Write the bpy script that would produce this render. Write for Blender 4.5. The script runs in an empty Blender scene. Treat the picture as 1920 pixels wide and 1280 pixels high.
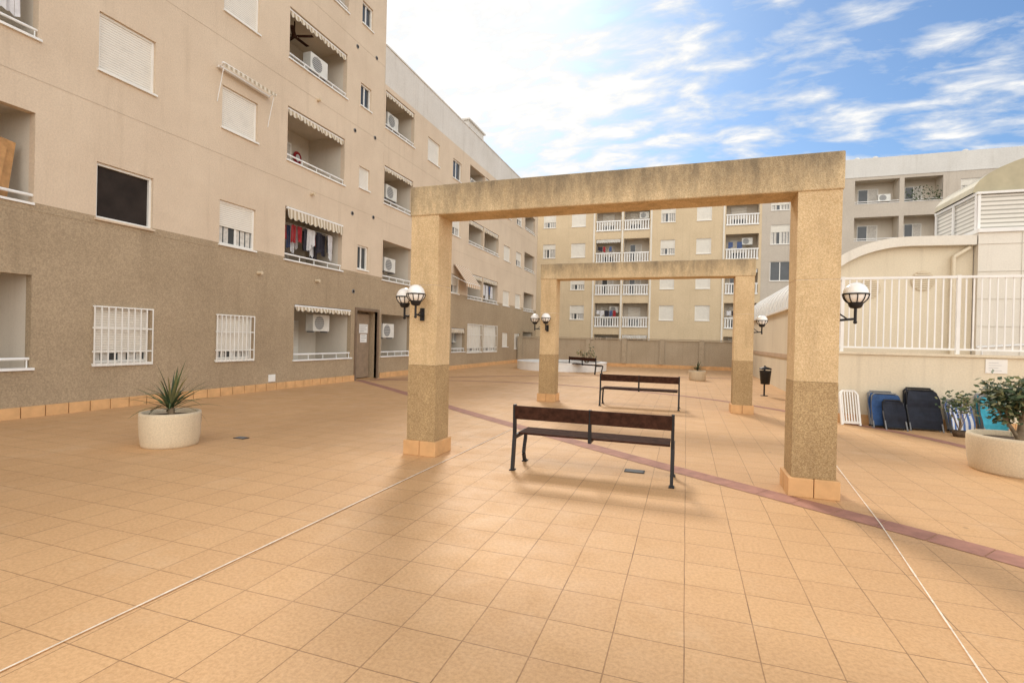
import bpy, math, random
from mathutils import Vector, Matrix
random.seed(7)
SC=bpy.context.scene; COL=SC.collection
XF=-11.12
# ------------------------------------------------------------ materials
def nn(nt,t,**k):
    n=nt.nodes.new(t)
    for a,b in k.items(): setattr(n,a,b)
    return n
def newmat(name):
    m=bpy.data.materials.new(name); m.use_nodes=True; nt=m.node_tree; nt.nodes.clear()
    o=nn(nt,"ShaderNodeOutputMaterial"); b=nn(nt,"ShaderNodeBsdfPrincipled"); nt.links.new(b.outputs[0],o.inputs[0])
    return m,nt,b
def noise(nt,vec,scale,detail=4,rough=.6):
    n=nn(nt,"ShaderNodeTexNoise"); n.inputs["Scale"].default_value=scale; n.inputs["Detail"].default_value=detail; n.inputs["Roughness"].default_value=rough
    nt.links.new(vec,n.inputs["Vector"]); return n.outputs["Fac"]
def ramp(nt,fac,a,b,ca=(0,0,0,1),cb=(1,1,1,1)):
    r=nn(nt,"ShaderNodeValToRGB"); r.color_ramp.elements[0].position=a; r.color_ramp.elements[1].position=b
    r.color_ramp.elements[0].color=ca; r.color_ramp.elements[1].color=cb; nt.links.new(fac,r.inputs[0]); return r.outputs[0]
def mix(nt,fac,a,b,mode='MIX'):
    m=nn(nt,"ShaderNodeMix",data_type='RGBA',blend_type=mode)
    for sock,v in ((m.inputs[0],fac),(m.inputs[6],a),(m.inputs[7],b)):
        if hasattr(v,"links"): nt.links.new(v,sock)
        elif isinstance(v,(int,float)): sock.default_value=v
        else: sock.default_value=(v[0],v[1],v[2],1)
    return m.outputs[2]
def math_(nt,op,a,b=None):
    m=nn(nt,"ShaderNodeMath",operation=op)
    for s,v in ((m.inputs[0],a),(m.inputs[1],b)):
        if v is None: continue
        if hasattr(v,"links"): nt.links.new(v,s)
        else: s.default_value=v
    return m.outputs[0]
def pos(nt): return nn(nt,"ShaderNodeNewGeometry").outputs["Position"]
def mapping(nt,vec,scale=(1,1,1),loc=(0,0,0),rot=(0,0,0)):
    m=nn(nt,"ShaderNodeMapping"); m.inputs["Scale"].default_value=scale; m.inputs["Location"].default_value=loc; m.inputs["Rotation"].default_value=rot
    nt.links.new(vec,m.inputs["Vector"]); return m.outputs[0]
def bump(nt,b,h,strength,dist):
    n=nn(nt,"ShaderNodeBump"); n.inputs["Strength"].default_value=strength; n.inputs["Distance"].default_value=dist
    nt.links.new(h,n.inputs["Height"]); nt.links.new(n.outputs[0],b.inputs["Normal"]); return n
def simple(name,col,rough=.6,var=.12,scale=3,bs=0,bscale=60,metal=0,spec=.3):
    m,nt,b=newmat(name); p=pos(nt)
    d=[c*(1-var) for c in col]; l=[min(1,c*(1+var)) for c in col]
    nt.links.new(mix(nt,ramp(nt,noise(nt,p,scale,3),.3,.7),d,l),b.inputs["Base Color"])
    b.inputs["Roughness"].default_value=rough; b.inputs["Metallic"].default_value=metal; b.inputs["Specular IOR Level"].default_value=spec
    if bs: bump(nt,b,noise(nt,p,bscale,2),bs,.01)
    return m
def stucco(name,col,dark,grain=.12,gscale=45,streak=.35,patch=.18,bs=.5,dirt=(.25,.19,.13)):
    m,nt,b=newmat(name); p=pos(nt)
    base=mix(nt,ramp(nt,noise(nt,p,.6,4,.65),.3,.72),dark,col)
    g=noise(nt,p,gscale,2,.7)
    base=mix(nt,1.0,base,mix(nt,ramp(nt,g,.35,.66),[1-grain*2]*3,[1+grain*.4]*3),'MULTIPLY')
    st=noise(nt,mapping(nt,p,(2.2,2.2,.13)),1.6,5,.7)
    base=mix(nt,math_(nt,'MULTIPLY',ramp(nt,st,.54,.8),streak),base,dirt)
    bl=noise(nt,p,2.3,4,.7)
    base=mix(nt,math_(nt,'MULTIPLY',ramp(nt,bl,.6,.8),patch),base,dirt)
    nt.links.new(base,b.inputs["Base Color"]); b.inputs["Roughness"].default_value=.92; b.inputs["Specular IOR Level"].default_value=.15
    bump(nt,b,g,bs,.010); return m
MU=stucco("stucco_beige",(.72,.59,.445),(.63,.505,.375),.05,34,.34,.14,.4,(.38,.29,.20))
MLI=stucco("stucco_joint",(.58,.47,.355),(.52,.42,.31),.03,34,.2,.1,.2,(.36,.27,.17))
ML=stucco("stucco_brown",(.485,.375,.25),(.40,.305,.20),.14,38,.4,.22,.6,(.22,.165,.105))
MP=stucco("parapet_render",(.72,.685,.63),(.64,.6,.54),.04,20,.3,.12,.2)
MY=stucco("yellow_render",(.70,.56,.375),(.62,.49,.32),.04,10,.3,.12,.2,(.36,.27,.18))
MG=stucco("grey_render",(.58,.515,.435),(.51,.45,.375),.04,10,.3,.12,.2)
MGT=stucco("grey_parapet_render",(.70,.68,.64),(.62,.6,.56),.03,10,.2,.1,.2)
MC=stucco("cream_render",(.77,.68,.52),(.69,.60,.45),.04,30,.22,.1,.2)
MWB=stucco("white_render",(.80,.75,.66),(.73,.68,.59),.03,30,.18,.06,.15)
MWJ=stucco("white_render_joint",(.70,.65,.57),(.64,.6,.52),.03,30,.18,.06,.15)
MI=stucco("interior_plaster",(.70,.63,.53),(.62,.56,.47),.03,30,.15,.08,.15)
MLW=stucco("garden_wall_render",(.50,.41,.30),(.42,.34,.24),.1,20,.5,.3,.3)
def aggregate(name,c1,c2,c3,beam=False,vs=110,dk=.45):
    m,nt,b=newmat(name); p=pos(nt)
    v=nn(nt,"ShaderNodeTexVoronoi"); v.inputs["Scale"].default_value=vs; nt.links.new(p,v.inputs["Vector"])
    s=nn(nt,"ShaderNodeSeparateColor"); nt.links.new(v.outputs["Color"],s.inputs[0])
    base=mix(nt,ramp(nt,s.outputs[0],.15,.9),c1,c2)
    base=mix(nt,math_(nt,'MULTIPLY',ramp(nt,s.outputs[1],.74,.82),dk),base,c3)
    big=noise(nt,p,1.3,5,.65)
    base=mix(nt,1.0,base,mix(nt,ramp(nt,big,.3,.7),[.84,.81,.77],[1.05,1.04,1.02]),'MULTIPLY')
    if beam:
        sp=nn(nt,"ShaderNodeSeparateXYZ"); nt.links.new(p,sp.inputs[0])
        mr=nn(nt,"ShaderNodeMapRange"); mr.inputs[1].default_value=3.2; mr.inputs[2].default_value=3.62; nt.links.new(sp.outputs[2],mr.inputs[0])
        st=noise(nt,mapping(nt,p,(3.4,3.4,1.0)),1.5,9,.76)
        f=math_(nt,'ADD',math_(nt,'MULTIPLY',mr.outputs[0],.30),st)
        base=mix(nt,math_(nt,'MULTIPLY',ramp(nt,f,.50,.88),.82),base,(.17,.14,.10))
    else:
        st=noise(nt,mapping(nt,p,(5,5,.7)),1.2,5,.7)
        base=mix(nt,math_(nt,'MULTIPLY',ramp(nt,st,.50,.8),.45),base,(.3,.2,.11))
    nt.links.new(base,b.inputs["Base Color"]); b.inputs["Roughness"].default_value=.95; b.inputs["Specular IOR Level"].default_value=.1
    bump(nt,b,v.outputs["Distance"],.5,.008); return m
MPU=aggregate("aggregate_yellow",(.64,.475,.27),(.77,.60,.38),(.46,.325,.18))
MPL=aggregate("aggregate_brown",(.38,.265,.14),(.56,.415,.235),(.22,.145,.08))
MBM=aggregate("aggregate_beam",(.60,.46,.28),(.73,.59,.38),(.42,.31,.18),True)
MPT=simple("plinth_tile",(.66,.39,.18),.7,.13,4,.3,90)
MWH=simple("white_paint",(.82,.81,.78),.45,.06,2)
MFR=simple("white_frame",(.80,.78,.73),.4,.04,3)
MGL=simple("dark_glass",(.045,.05,.055),.12,.3,1,spec=.6)
MDK=simple("dark_room",(.03,.022,.018),.9,.3,2)
MCUR=simple("curtain",(.58,.55,.5),.9,.2,12)
MBK=simple("black_metal",(.018,.017,.018),.45,.2,8,.15,120)
MWD=simple("dark_wood",(.05,.022,.014),.85,.4,14,.2,80,spec=.1)
MRED=simple("red_tile",(.39,.19,.135),.7,.2,5,.4,80)
MLN=simple("white_line",(.80,.70,.56),.8,.2,25)
MPOT=stucco("pot_concrete",(.72,.60,.43),(.62,.50,.34),.07,60,.35,.25,.25,(.36,.27,.18))
MSOIL=simple("soil",(.10,.065,.04),.95,.3,20,.5,40)
MLF=simple("leaf_green",(.09,.125,.05),.55,.45,9)
MLD=simple("leaf_dark",(.045,.07,.03),.55,.4,9)
MLY=simple("leaf_yellow",(.22,.21,.09),.6,.3,9)
MDRY=simple("leaf_dry",(.30,.21,.10),.8,.3,9)
MBARK=simple("bark",(.22,.16,.10),.9,.35,15,.6,40)
MAC=simple("air_conditioner_white",(.68,.67,.62),.5,.08,4)
MGREY=simple("grey_plastic",(.22,.22,.22),.5,.1,5)
MLG=simple("pale_grey_ink",(.5,.5,.5),.6,.1,5)
MBL=simple("blue_fabric",(.03,.075,.19),.7,.3,8)
MNV=simple("navy_fabric",(.014,.017,.028),.7,.3,8)
MTL=simple("teal_fabric",(.03,.27,.36),.6,.2,8)
MRC=simple("red_cloth",(.30,.025,.03),.85,.3,8)
MWC=simple("white_cloth",(.62,.61,.62),.85,.1,8)
MPC=simple("blue_cloth",(.07,.1,.2),.85,.2,8)
MKC=simple("dark_cloth",(.03,.027,.038),.85,.3,8)
MDOOR=simple("wood_door",(.46,.25,.10),.5,.25,6)
MBRF=simple("brown_frame",(.20,.14,.095),.6,.15,6)
MBRP=simple("brown_panel",(.30,.22,.15),.6,.15,6)
MASP=simple("ground_earth",(.24,.19,.14),.95,.2,1)
MDECK=simple("terrace_tile",(.5,.36,.24),.8,.1,2)
MGLB=simple("opal_globe",(.90,.89,.86),.22,.02,5,spec=.5)
MROOF=simple("olive_roof_sheet",(.45,.40,.27),.5,.15,2)
def stripes(name,c1,c2,axis,freq,rough=.6,duty=.5,bs=0):
    m,nt,b=newmat(name); p=pos(nt); s=nn(nt,"ShaderNodeSeparateXYZ"); nt.links.new(p,s.inputs[0])
    f=math_(nt,'FRACT',math_(nt,'MULTIPLY',s.outputs[axis],freq))
    g=ramp(nt,f,duty-.06,duty+.06)
    c=mix(nt,g,c1,c2); c=mix(nt,math_(nt,'MULTIPLY',ramp(nt,noise(nt,p,4,4),.5,.8),.3),c,[x*.6 for x in c1])
    nt.links.new(c,b.inputs["Base Color"]); b.inputs["Roughness"].default_value=rough
    if bs: bump(nt,b,g,bs,.01)
    return m
MSH=stripes("roller_shutter",(.79,.745,.655),(.60,.555,.475),2,20,.5,.8,.6)
MAWG=stripes("awning_beige",(.68,.61,.49),(.42,.33,.22),1,7,.85)
MAWO=stripes("awning_orange",(.72,.66,.54),(.48,.26,.12),1,4,.85)
MAWF=stripes("awning_far",(.62,.60,.55),(.55,.5,.44),0,7,.85)
MSTR=stripes("striped_fabric",(.70,.72,.75),(.07,.15,.38),0,14,.8)
MLOU=stripes("louver",(.74,.71,.64),(.36,.34,.29),2,9,.5,.7,.6)
MVLT=stripes("vault_sheet",(.76,.75,.71),(.64,.62,.57),1,2.2,.4,.92,.2)
def tilemat(name):
    m,nt,b=newmat(name); p=pos(nt); T=1/.37
    v=mapping(nt,p,(T,T,T),(2.93*T,.12*T,0))
    wob=nn(nt,"ShaderNodeTexNoise");wob.inputs["Scale"].default_value=2.0;wob.inputs["Detail"].default_value=2;nt.links.new(p,wob.inputs["Vector"])
    vm=nn(nt,"ShaderNodeVectorMath",operation='MULTIPLY_ADD');vm.inputs[1].default_value=(.03,.03,0);nt.links.new(wob.outputs["Color"],vm.inputs[0]);nt.links.new(v,vm.inputs[2]);v=vm.outputs[0]
    br=nn(nt,"ShaderNodeTexBrick",offset=0.0,squash=1.0); br.inputs["Scale"].default_value=1; br.inputs["Brick Width"].default_value=1; br.inputs["Row Height"].default_value=1
    br.inputs["Mortar Size"].default_value=.010; br.inputs["Mortar Smooth"].default_value=.35; br.inputs["Bias"].default_value=0
    br.inputs["Color1"].default_value=(.635,.385,.19,1); br.inputs["Color2"].default_value=(.68,.42,.21,1); br.inputs["Mortar"].default_value=(.36,.205,.10,1)
    nt.links.new(v,br.inputs["Vector"])
    c=br.outputs["Color"]
    jn=noise(nt,p,1.7,4,.7)
    c=mix(nt,math_(nt,'MULTIPLY',ramp(nt,jn,.38,.6,(1,1,1,1),(0,0,0,1)),.5),c,mix(nt,.7,c,(.65,.395,.2)))
    jd=math_(nt,'MULTIPLY',br.outputs["Fac"],ramp(nt,jn,.54,.68))
    c=mix(nt,math_(nt,'MULTIPLY',jd,.55),c,(.15,.09,.055))
    big=noise(nt,p,.35,5,.6)
    c=mix(nt,1.0,c,mix(nt,ramp(nt,big,.3,.7),(.89,.87,.84),(1.05,1.05,1.05)),'MULTIPLY')
    med=noise(nt,p,2.2,6,.7)
    c=mix(nt,math_(nt,'MULTIPLY',ramp(nt,med,.54,.8),.28),c,(.44,.25,.115))
    fine=noise(nt,p,44,4,.75)
    c=mix(nt,1.0,c,mix(nt,ramp(nt,fine,.38,.6),(.86,.83,.79),(1.03,1.03,1.03)),'MULTIPLY')
    sc=noise(nt,mapping(nt,p,(1,1,1),(3,5,0)),.9,6,.75)
    c=mix(nt,math_(nt,'MULTIPLY',ramp(nt,sc,.56,.75),.28),c,(.76,.56,.36))
    spv=nn(nt,"ShaderNodeTexVoronoi"); spv.inputs["Scale"].default_value=1.1; nt.links.new(p,spv.inputs["Vector"])
    c=mix(nt,math_(nt,'MULTIPLY',ramp(nt,spv.outputs["Distance"],.015,.035,(1,1,1,1),(0,0,0,1)),.6),c,(.2,.13,.08))
    nt.links.new(c,b.inputs["Base Color"]); b.inputs["Specular IOR Level"].default_value=.3
    nt.links.new(ramp(nt,med,.3,.75,(.48,.48,.48,1),(.75,.75,.75,1)),b.inputs["Roughness"])
    h=math_(nt,'SUBTRACT',math_(nt,'MULTIPLY',fine,.6),math_(nt,'MULTIPLY',br.outputs["Fac"],1.0))
    bump(nt,b,h,.6,.008); return m
MTILE=tilemat("paving_tile")
# ------------------------------------------------------------ geometry
class Geo:
    def __init__(s): s.v=[];s.f=[];s.m=[];s.mats=[];s.sm=[]
    def mi(s,m):
        if m not in s.mats: s.mats.append(m)
        return s.mats.index(m)
    def add(s,vs,fs,m,smooth=False):
        o=len(s.v); s.v+= [tuple(v) for v in vs]; i=s.mi(m)
        for f in fs: s.f.append([o+a for a in f]); s.m.append(i); s.sm.append(smooth)
        return s
    def box(s,x0,x1,y0,y1,z0,z1,m):
        x0,x1=sorted((x0,x1));y0,y1=sorted((y0,y1));z0,z1=sorted((z0,z1))
        return s.add([(x0,y0,z0),(x1,y0,z0),(x1,y1,z0),(x0,y1,z0),(x0,y0,z1),(x1,y0,z1),(x1,y1,z1),(x0,y1,z1)],
          [(0,3,2,1),(4,5,6,7),(0,1,5,4),(1,2,6,5),(2,3,7,6),(3,0,4,7)],m)
    def quad(s,a,b,c,d,m): return s.add([a,b,c,d],[(0,1,2,3)],m)
    def rod(s,p0,p1,r,m,r1=None,seg=8,smooth=True):
        p0=Vector(p0);p1=Vector(p1);r1=r if r1 is None else r1
        d=(p1-p0).normalized();a=d.orthogonal().normalized();b=d.cross(a)
        vs=[];fs=[]
        for p,rr in((p0,r),(p1,r1)):
            for i in range(seg):
                t=2*math.pi*i/seg; vs.append(p+(a*math.cos(t)+b*math.sin(t))*rr)
        for i in range(seg): fs.append((i,(i+1)%seg,seg+(i+1)%seg,seg+i))
        s.add(vs,fs,m,smooth); s.add(vs[:seg],[tuple(range(seg))[::-1]],m); s.add(vs[seg:],[tuple(range(seg))],m); return s
    def beam(s,p0,p1,w,h,m,up=(0,0,1)):
        p0=Vector(p0);p1=Vector(p1);d=(p1-p0).normalized();u=Vector(up);a=d.cross(u).normalized();b=a.cross(d)
        vs=[p+a*x*w/2+b*y*h/2 for p in(p0,p1) for x,y in((-1,-1),(1,-1),(1,1),(-1,1))]
        return s.add(vs,[(0,1,2,3)[::-1],(4,5,6,7),(0,1,5,4),(1,2,6,5),(2,3,7,6),(3,0,4,7)],m)
    def lathe(s,prof,m,c=(0,0,0),seg=32,smooth=True):
        vs=[];fs=[];n=len(prof)
        for r,z in prof:
            for i in range(seg):
                t=2*math.pi*i/seg; vs.append((c[0]+r*math.cos(t),c[1]+r*math.sin(t),c[2]+z))
        for k in range(n-1):
            for i in range(seg): fs.append((k*seg+i,k*seg+(i+1)%seg,(k+1)*seg+(i+1)%seg,(k+1)*seg+i))
        return s.add(vs,fs,m,smooth)
    def sphere(s,c,r,m,seg=20,z0=-1,z1=1,sz=1):
        pr=[]
        a0=math.asin(z0);a1=math.asin(z1)
        for i in range(13):
            a=a0+(a1-a0)*i/12; pr.append((max(1e-4,r*math.cos(a)),r*math.sin(a)*sz))
        return s.lathe(pr,m,c,seg)
    def obj(s,name,parent=None,off=(0,0,0),bev=0,label=None):
        if off==(0,0,0) and parent is not None and parent.parent is not None: off=tuple(parent.parent.location)
        me=bpy.data.meshes.new(name); me.from_pydata([(v[0]-off[0],v[1]-off[1],v[2]-off[2]) for v in s.v],[],s.f)
        for m in s.mats: me.materials.append(m)
        for p,i,q in zip(me.polygons,s.m,s.sm): p.material_index=i; p.use_smooth=q
        me.update(); o=bpy.data.objects.new(name,me); COL.objects.link(o)
        if parent is not None: o.parent=parent
        if bev:
            b=o.modifiers.new("bevel",'BEVEL'); b.width=bev; b.segments=2; b.limit_method='ANGLE'; b.angle_limit=.6
        if label: o["label"]=label
        return o
def thing(name,label,cat,loc=(0,0,0),rz=0,group=None):
    e=bpy.data.objects.new(name,None); e.empty_display_size=.2; e.location=loc; e.rotation_euler=(0,0,rz); COL.objects.link(e)
    e["label"]=label; e["category"]=cat
    if group: e["group"]=group
    return e
def single(o,label,cat,group=None,loc=None):
    o["label"]=label;o["category"]=cat
    if group:o["group"]=group
    if loc:o.location=loc
    return o
def copytree(src,loc,rz,label=None):
    n=src.copy(); COL.objects.link(n); n.location=loc; n.rotation_euler=(0,0,rz)
    if label: n["label"]=label
    def rec(a,b):
        for ch in list(a.children):
            c=ch.copy(); COL.objects.link(c); c.parent=b; rec(ch,c)
    kids=list(src.children)
    for ch in kids:
        c=ch.copy(); COL.objects.link(c); c.parent=n; rec(ch,c)
    return n
class Face:
    def __init__(s,kind,c): s.k=kind;s.c=c
    def P(s,a,d,z):
        return (s.c-d,a,z) if s.k=='L' else (a,s.c+d,z)
    def box(s,g,a0,a1,d0,d1,z0,z1,m):
        p=s.P(a0,d0,z0);q=s.P(a1,d1,z1); g.box(p[0],q[0],p[1],q[1],p[2],q[2],m)
    def quad(s,g,pts,m): g.add([s.P(*p) for p in pts],[(0,1,2,3)],m)
    def rod(s,g,p,q,r,m,seg=8): g.rod(s.P(*p),s.P(*q),r,m,seg=seg)
def wall(F,g,a0,a1,z0,z1,ops,bands,depth=.16):
    A=sorted({a0,a1}|{x for o in ops for x in o[:2] if a0<x<a1})
    Zs=sorted({z0,z1}|{x for o in ops for x in o[2:4] if z0<x<z1}|{b[0] for b in bands if z0<b[0]<z1})
    def mt(z):
        for t,m in bands:
            if z<t: return m
        return bands[-1][1]
    for i in range(len(A)-1):
        for j in range(len(Zs)-1):
            ca=(A[i]+A[i+1])/2;cz=(Zs[j]+Zs[j+1])/2
            if any(o[0]<ca<o[1] and o[2]<cz<o[3] for o in ops): continue
            F.quad(g,[(A[i],0,Zs[j]),(A[i+1],0,Zs[j]),(A[i+1],0,Zs[j+1]),(A[i],0,Zs[j+1])],mt(cz))
    for o in ops:
        a,b,z,t=o[:4]; m=mt((z+t)/2); D=depth
        F.quad(g,[(a,0,z),(a,D,z),(a,D,t),(a,0,t)],m); F.quad(g,[(b,0,z),(b,D,z),(b,D,t),(b,0,t)],m)
        F.quad(g,[(a,0,z),(b,0,z),(b,D,z),(a,D,z)],m); F.quad(g,[(a,0,t),(b,0,t),(b,D,t),(a,D,t)],m)
def window(F,par,off,a,b,z,t,style):
    g=Geo(); w=.05
    d0,d1=(.06,.12) if style!='grille' else (.08,.14)
    F.box(g,a,a+w,d0,d1,z,t,MFR);F.box(g,b-w,b,d0,d1,z,t,MFR);F.box(g,a+w,b-w,d0,d1,z,z+w,MFR);F.box(g,a+w,b-w,d0,d1,t-w,t,MFR)
    F.box(g,a-.03,b+.03,-.05,.055,z-.045,z-.003,MFR if style!='dark' else MU)
    o=g.obj("window",par,off)
    if style=='shut': cut=z+w
    elif style=='half': cut=z+(t-z)*.42
    elif style=='third': cut=z+(t-z)*.62
    else: cut=t-w
    if style in('shut','half','third','grille'):
        if style=='grille': cut=z+.2
        g=Geo();F.box(g,a+w,b-w,.075,.095,cut,t-w,MSH);g.obj("roller_shutter",o)
    if cut>z+w+.01 :
        g=Geo();m=(a+b)/2
        F.quad(g,[(a+w,.115,z+w),(b-w,.115,z+w),(b-w,.115,t-w),(a+w,.115,t-w)],MDK if style=='dark' else MGL);
        if style in('half','third','grille'):
            F.box(g,m-.03,m+.03,.095,.112,z+w,cut,MFR)
            n=6
            for i in range(n):
                if i in(2,): continue
                aa=a+w+(b-a-2*w)*i/n; F.quad(g,[(aa,.113,z+w),(aa+(b-a-2*w)/n*.8,.113,z+w),(aa+(b-a-2*w)/n*.8,.113,cut),(aa,.113,cut)],MCUR)
        elif style=='glass': F.box(g,m-.03,m+.03,.09,.112,z+w,t-w,MFR)
        g.obj("pane",o)
    if style=='grille':
        g=Geo();n=9
        for i in range(n+1):
            aa=a-.02+(b-a+.04)*i/n; F.box(g,aa-.009,aa+.009,-.07,-.05,z-.06,t+.03,MFR)
        for zz in(z-.06,z+.22,z+(t-z)*.62,t+.0): F.box(g,a-.04,b+.04,-.048,-.03,zz,zz+.028,MFR)
        for aa in(a,b):
            for zz in(z+.22,t): F.box(g,aa-.01,aa+.01,-.03,.0,zz,zz+.02,MFR)
        g.obj("security_grille",o)
    return o
def ac_unit(F,par,a,d,z,w=.8,h=.55,dep=.3):
    g=Geo();F.box(g,a,a+w,d,d+dep,z,z+h,MAC)
    c=(a+w*.38,d-.004,z+h/2);R=h*.42
    vs=[F.P(c[0]+R*math.cos(t*math.pi/10),c[1],c[2]+R*math.sin(t*math.pi/10)) for t in range(20)]
    g.add(vs,[tuple(range(20))],MGREY)
    for k in range(-3,4):
        hh=math.sqrt(max(0,R*R-(k*R/3.6)**2)); F.box(g,c[0]-hh,c[0]+hh,d-.014,d-.008,c[2]+k*R/3.6-.006,c[2]+k*R/3.6+.006,MAC)
    F.box(g,a+.05,a+.09,d+.02,d+dep,z-.05,z,MGREY);F.box(g,a+w-.09,a+w-.05,d+.02,d+dep,z-.05,z,MGREY)
    return g.obj("air_conditioner",par)
def valance(F,par,a,b,t,m,drop=.26,d=.02,n=None):
    g=Geo();n=n or max(6,int((b-a)/.2));
    F.rod(g,(a+.03,d+.05,t-.05),(b-.03,d+.05,t-.05),.035,MWH)
    for i in range(n):
        for k in range(4):
            u0=i+k/4;u1=i+(k+1)/4
            s0=abs(math.sin(math.pi*(u0-i)));s1=abs(math.sin(math.pi*(u1-i)))
            w0=.02*math.sin(u0*1.7);w1=.02*math.sin(u1*1.7)
            A0=a+.04+(b-a-.08)*u0/n;A1=a+.04+(b-a-.08)*u1/n
            g.add([F.P(A0,d+.03,t-.04),F.P(A1,d+.03,t-.04),F.P(A1,d+w1,t-drop-.07*s1),F.P(A0,d+w0,t-drop-.07*s0)],[(0,1,2,3)],m)
    return g.obj("awning",par)
def balcony(F,par,off,a,b,z,t,aw=None,ac=None,rail='bar',door='half',floor=.85,dep=1.5,side=0):
    g=Geo(); z0=z-floor; D0=.16
    F.quad(g,[(a,dep,z0),(b,dep,z0),(b,dep,t+.1),(a,dep,t+.1)],MI)
    for x in(a,b): F.quad(g,[(x,D0,z0),(x,dep,z0),(x,dep,t+.1),(x,D0,t+.1)],MI)
    F.quad(g,[(a,D0,z0),(b,D0,z0),(b,dep,z0),(a,dep,z0)],MPT); F.quad(g,[(a,D0,t+.1),(b,D0,t+.1),(b,dep,t+.1),(a,dep,t+.1)],MI)
    if floor>0: F.quad(g,[(a,D0,z0),(b,D0,z0),(b,D0,z),(a,D0,z)],MI)
    F.quad(g,[(a,D0,t),(b,D0,t),(b,D0,t+.1),(a,D0,t+.1)],MI)
    o=g.obj("balcony",par,off)
    g=Geo()
    if rail=='bar':
        F.box(g,a-.04,b+.04,-.05,.17,z-.002,z+.04,MWH)
        F.rod(g,(a,.05,z+.20),(b,.05,z+.20),.026,MWH)
        n=4
        for i in range(n+1):
            x=a+.03+(b-a-.06)*i/n; F.rod(g,(x,.05,z+.03),(x,.05,z+.2),.013,MWH,6)
    elif rail=='bal':
        F.box(g,a,b,-.08,.10,z-.05,z+.06,MWH); F.box(g,a,b,-.08,.08,z+.76,z+.86,MWH)
        n=int((b-a)/.2)
        for i in range(n):
            x=a+(b-a)*(i+.5)/n; F.box(g,x-.045,x+.045,-.04,.04,z+.06,z+.76,MWH)
    elif rail=='line':
        F.rod(g,(a,.05,z+.18),(b,.05,z+.18),.03,MWH,6); F.box(g,a,b,-.03,.12,z-.0,z+.04,MWH)
    g.obj("railing",o)
    g=Geo(); da=a+(b-a)*.18;db=a+(b-a)*.66;dz=z0+.02;dt=z0+2.12
    if floor==0: dt=z+1.75
    F.box(g,da,db,dep-.06,dep-.01,dz,dt,MFR)
    m=(da+db)/2
    F.box(g,da+.06,m-.03,dep-.075,dep-.062,dz+.06,dt-.06,MGL);F.box(g,m+.03,db-.06,dep-.075,dep-.062,dz+.06,dt-.06,MCUR if door=='half' else MGL)
    if door=='shut': F.box(g,da+.05,db-.05,dep-.1,dep-.078,dz+.7,dt-.05,MSH)
    g.obj("balcony_door",o)
    if aw: valance(F,o,a,b,t,aw[0],*(aw[1:]))
    if ac is not None: ac_unit(F,o,ac[0],dep-.36 if len(ac)<3 else ac[2],ac[1])
    return o
FL=Face('L',XF)
# ============================================================ apartment building 1
off=(XF,0,0)
B1=thing("apartment_building","tall beige rendered apartment block with brown lower band and balconies","building",off)
sm=[('glass',15.3,15.93,3.98,4.83),('shut',15.3,15.93,6.88,7.63),('glass',15.3,15.93,9.78,10.58),('glass',15.3,15.93,12.7,13.5)]
wins=[('grille',6.85,7.97,.93,2.05),('dark',6.85,7.98,3.82,4.93),('shut',6.85,7.98,6.76,7.9),('shut',6.85,7.98,9.65,10.8),
 ('grille',9.63,10.74,.92,2.03),('half',9.66,10.78,3.83,4.93),('shut',9.67,10.78,6.75,7.8),('shut',9.67,10.78,9.67,10.8),('shut',9.67,10.78,12.6,13.7)]+sm
bals=[(3.0,5.83,.85,2.55),(3.0,5.84,3.8,5.45),(3.0,5.86,6.74,8.35),(3.0,5.86,9.65,11.2),
 (12.28,15.02,.79,2.5),(11.85,14.44,3.75,5.33),(11.87,14.48,6.65,8.25),(11.88,14.52,9.6,11.13),(11.88,14.52,12.5,14.1)]
ent=(15.3,16.6,0.0,2.5)
ops=[w[1:] for w in wins]+bals+[ent]
g=Geo(); wall(FL,g,-8,16.8,0,16.2,ops,[(3.85,ML),(99,MU)])
g.box(XF-14,XF,16.8-.001,16.8,12.6,16.2,MU); g.box(XF-14,XF,-8,-7.99,0,16.2,MU); g.box(XF-14,XF,-8,16.8,16.2,16.3,MP)
g.box(XF-14,XF-13.9,-8,16.8,0,16.2,MU)
for z in(6.05,8.95,11.85): FL.box(g,-8,16.8,-.004,-.001,z,z+.012,MLI)
FL.box(g,-8,16.8,-.006,-.001,3.70,3.715,ML)
g.obj("wall",B1,off)
g=Geo()
y=-8.0
while y<16.7:
    y1=min(y+.36,16.8)
    if not(y1>15.3 and y<16.6): FL.box(g,y+.004,y1-.004,-.035,-.002,0,.2,MPT)
    y+=.37
g.obj("skirting",B1,off)
for w in wins: window(FL,B1,off,w[1],w[2],w[3],w[4],w[0])
balcony(FL,B1,off,*bals[0],dep=1.4); o=balcony(FL,B1,off,*bals[1],dep=1.4,rail='line')
g=Geo(); g.beam(FL.P(5.12,.16,3.0),FL.P(5.42,.34,4.95),.62,.04,MDOOR,up=(1,0,0)); g.beam(FL.P(5.12,.12,3.4),FL.P(5.38,.29,4.8),.40,.04,MDOOR,up=(1,0,0)); g.obj("leaning_door",o)
balcony(FL,B1,off,*bals[2],dep=1.4);balcony(FL,B1,off,*bals[3],dep=1.4)
balcony(FL,B1,off,*bals[4],aw=(MAWG,.14,-.03),ac=(13.7,1.72,.5),door='shut')
ob2=balcony(FL,B1,off,*bals[5],aw=(MAWG,.3,-.08))
o=balcony(FL,B1,off,*bals[6],aw=(MAWG,.17))
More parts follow.
